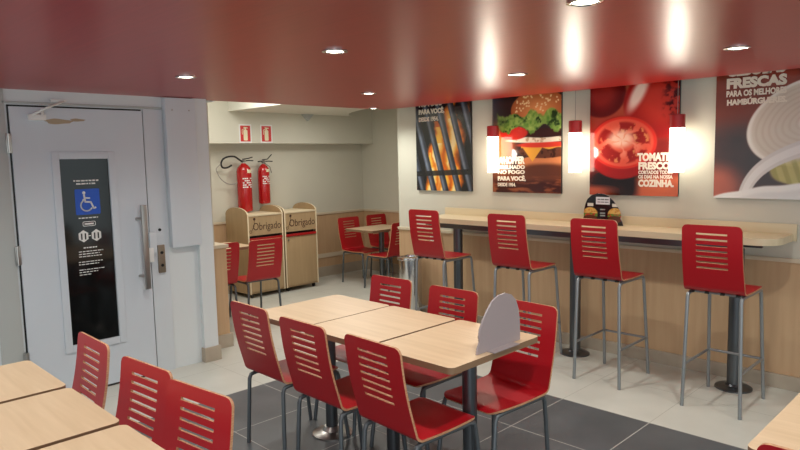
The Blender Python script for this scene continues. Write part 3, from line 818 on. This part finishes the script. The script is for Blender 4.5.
poster(3.70, paint_burger, [('WHOPPER', 6, 26, 30, 7, .06), ('GRELHADO', 6, 21.5, 30, 3.6, .05), ('NO FOGO', 6, 17, 30, 3.6, .05), ('PARA VOCÊ,', 6, 10, 31, 6, .06), ('DESDE 1954.', 6, 5.5, 20, 3.4, .04)],
       'poster of a burger with lettuce, cheese and sesame bun')
poster(2.70, paint_tomato, [('TOMATES', 41, 27, 29, 6.6, .06), ('FRESCOS', 42, 20.5, 28, 6, .06), ('CORTADOS TODOS', 42, 17, 27, 2.9, .04), ('OS DIAS NA NOSSA', 42, 13.5, 27, 2.9, .04), ('COZINHA.', 42, 7, 28, 5.9, .06)],
       'poster of a halved red tomato, above the burger display')
poster(1.712, paint_onion, [('CEBOLAS', 7, 85.5, 37, 7.5, .06), ('FRESCAS', 7, 77, 38, 7.5, .06), ('PARA OS MELHORES', 7, 71.5, 38, 4.4, .045), ('HAMBÚRGUERES.', 7.5, 65.5, 38, 5.2, .06)],
       'poster of a halved white onion, nearest the camera')

# ------------------------------------------------------------------ arched displays
AW, AH = .345, .255
def arch_pts():
    L = [(-.172, 0), (-.172, .04), (-.168, .11), (-.158, .16), (-.138, .205), (-.10, .238), (-.05, .254)]
    R = [(.005, .250), (.05, .232), (.09, .195), (.125, .15), (.148, .115), (.155, .08), (.15, .055), (.165, .03), (.172, 0)]
    return L+R
AP = arch_pts()
def inside(cx, cy):
    px = [p[0]*100+17.25 for p in AP]; py = [p[1]*100 for p in AP]; c = np.zeros(cx.shape, bool); n = len(px)
    for i in range(n):
        j = (i-1) % n
        if py[i] == py[j]: continue
        k = ((py[i] > cy) != (py[j] > cy)) & (cx < (px[j]-px[i])*(cy-py[i])/(py[j]-py[i])+px[i]); c ^= k
    return c
def paint_display(X, Y):
    n2 = noise2(X, Y, 1.2, 40)
    C = np.zeros(X.shape+(3,))+np.array([22, 22, 24.])
    m = (np.abs(X-17.2) < 6)*(np.abs(Y-19.5) < 2.9)*1.; C = mixc(C, (224, 226, 230), m)
    for yy in (20.6, 18.4): m = (np.abs(X-17.2) < 5.2)*(np.abs(Y-yy) < .5)*(np.sin(X*5) > -.5)*1.; C = mixc(C, (60, 60, 66), m)
    for cx in (6.2, 27.8):
        m = (np.abs(X-cx) < 2.6)*(np.abs(Y-16.2) < 1.3)*1.; C = mixc(C, (220, 218, 205), m)
        m, _ = ell(X, Y, cx, 9, 6.3, 5.0, .06); C = mixc(C, (214, 176, 96), m*(Y > 9)); C = mixc(C, (190, 130, 56), m*(Y > 9)*smst(.5, .7, n2))
        m = (np.abs(X-cx) < 6.4)*(np.abs(Y-8) < 1.2)*1.; C = mixc(C, (96, 130, 50), m*smst(.4, .5, n2)); C = mixc(C, (190, 60, 40), m*smst(.5, .4, n2))
        m, _ = ell(X, Y, cx, 5, 6.2, 2.6, .1); C = mixc(C, (90, 50, 30), m)
    for yy in (12.5, 9.5, 7.5): m = (np.abs(X-17) < 2.2)*(np.abs(Y-yy) < .5)*1.; C = mixc(C, (150, 160, 160), m)
    return C
def display(loc, rz, label):
    d_ = empty('menu_display', loc, rz); tag(d_, label, 'display', 'arched burger displays')
    m_ = face_minus_y(0, .004, 0)
    MB().prism(AP, 0, .008, m_).build('board', 'disp', d_)
    picture_mesh('printed_front', paint_display, .345, .255, 120, 90, face_minus_y(-.1725, -.0045, 0), d_, inside)
    MB().box(-.10, .10, .003, .05, 0, .004).build('foot', 'disp', d_)
    return d_
display((4.85, 2.52, 1.086), -PI/2, 'black arched display with two burgers standing on the counter')
display((2.45, 1.80, .751), PI, 'grey back of an arched display standing on the middle table')

# ------------------------------------------------------------------ lamps
def light(name, kind, loc, energy, color=(1, .90, .76), parent=None, **kw):
    l = bpy.data.lights.new(name, kind); l.energy = energy; l.color = color
    for a, b_ in kw.items(): setattr(l, a, b_)
    o = bpy.data.objects.new(name, l); COL.objects.link(o); o.location = loc
    if parent: o.parent = parent
    return o
dls = [(2.02, 2.43, 'between the middle table and the left corner'), (1.90, 3.68, 'in front of the white door'), (3.48, 3.79, 'over the far end of the middle table'),
       (4.52, 4.86, 'at the ceiling edge by the alcove'), (3.49, 2.40, 'in front of the burger poster'), (2.05, 1.14, 'at the top edge of the picture'),
       (3.54, 1.13, 'in front of the onion poster')]
def make_dl():
    r = empty('downlight', (0, 0, 0))
    MB().lathe([(.062, -.001), (.062, -.006), (.050, -.009), (.043, -.004), (.043, -.0005)], seg=32).build('trim_ring', 'chrome', r)
    MB().lathe([(0, -.003), (.043, -.003)], seg=32).build('bulb_disc', 'lamp_em', r)
    return r
D0 = make_dl()
for i, (x, y, lb) in enumerate(dls):
    o = D0 if i == 0 else copy_tree(D0)
    o.location = (x, y, ZC); tag(o, 'round recessed downlight in the red ceiling '+lb, 'ceiling light', 'recessed downlights')
# downlights out of view behind the photographer share the same grid
spots = [(x, y) for x, y, _ in dls] + [(.45, 1.14), (.45, 2.43), (.45, 3.7), (2.05, -.2), (3.5, -.2), (.45, -.2)]
for x, y in spots:
    light('downlight_beam', 'SPOT', (x, y, ZC-.02), 34, color=(.97, 1, .93), spot_size=math.radians(150), spot_blend=.9, shadow_soft_size=.05)
def make_pend():
    r = empty('pendant_lamp', (0, 0, 0))
    MB().lathe([(.050, .0), (.052, .002), (.052, .335), (0, .335)], seg=36).lathe([(0, .004), (.050, .0)], seg=36).build('glass_shade', 'pend_em', r)
    MB().lathe([(.0535, .325), (.0535, .42), (.047, .425), (0, .425)], seg=36).lathe([(.0535, .325), (0, .325)], seg=36).build('red_cap', 'dred', r)
    MB().tube([(0, 0, .42), (0, 0, 1.21)], .0022, 8).build('cord', 'cord', r)
    MB().lathe([(0, 1.18), (.05, 1.18), (.055, 1.21), (0, 1.21)]).build('ceiling_rose', 'print_w', r)
    return r
P0 = make_pend()
for i, (y, lb) in enumerate(((3.615, 'between the flame and burger posters'), (2.775, 'between the burger and tomato posters'), (1.94, 'at the edge of the tomato poster'))):
    o = P0 if i == 0 else copy_tree(P0)
    o.location = (4.85, y, 1.51); tag(o, 'cylindrical white glass pendant lamp with red cap hanging '+lb, 'pendant lamp', 'pendant lamps over the counter')
    light('pendant_glow', 'POINT', (4.85-.075, y, 1.67), 3.6, shadow_soft_size=.05)

# unseen area lights under the alcove ceilings, plus added fill behind the photographer
light('alcove_area_light', 'AREA', (3.55, 6.0, 2.60), 19, color=(1, .97, .9), size=.8)
light('alcove_area_light', 'AREA', (5.1, 6.1, 2.24), 9, color=(1, .97, .9), size=.5)
a = light('rear_fill_light', 'AREA', (-1.8, -2.2, 1.5), 40, color=(.9, .95, 1), size=2.6)  # added fill from the open side of the room, no window modelled
a.rotation_euler = (math.radians(82), 0, math.radians(-40))
W = bpy.data.worlds.new('World'); S.world = W; W.use_nodes = True
W.node_tree.nodes['Background'].inputs[0].default_value = (.86, .98, 1, 1)
W.node_tree.nodes['Background'].inputs[1].default_value = .9

# ------------------------------------------------------------------ camera (measured from the photograph's vanishing points)
def cam_axes(y, p, r):
    cy, sy, cp, sp, cr, sr = math.cos(y), math.sin(y), math.cos(p), math.sin(p), math.cos(r), math.sin(r)
    f = Vector((sy*cp, cy*cp, -sp)); rt = Vector((cy, -sy, 0)); dn = f.cross(rt)
    return cr*rt+sr*dn, -sr*rt+cr*dn, f
x, dn, f = cam_axes(.786121937, .101330282, .0215026416)
cam = bpy.data.cameras.new('camera'); co = bpy.data.objects.new('camera', cam); COL.objects.link(co)
Mx = Matrix((x, -dn, -f)).transposed().to_4x4(); Mx.translation = Vector((0, 0, 1.65)); co.matrix_world = Mx
cam.sensor_width = 36; cam.lens = 647.456*36/800; cam.clip_start = .05
S.camera = co
S.view_settings.view_transform = 'Standard'; S.view_settings.look = 'None'
S.view_settings.exposure = .38; S.view_settings.gamma = 1; S.view_settings.use_curve_mapping = False
S.cycles.use_denoising = True
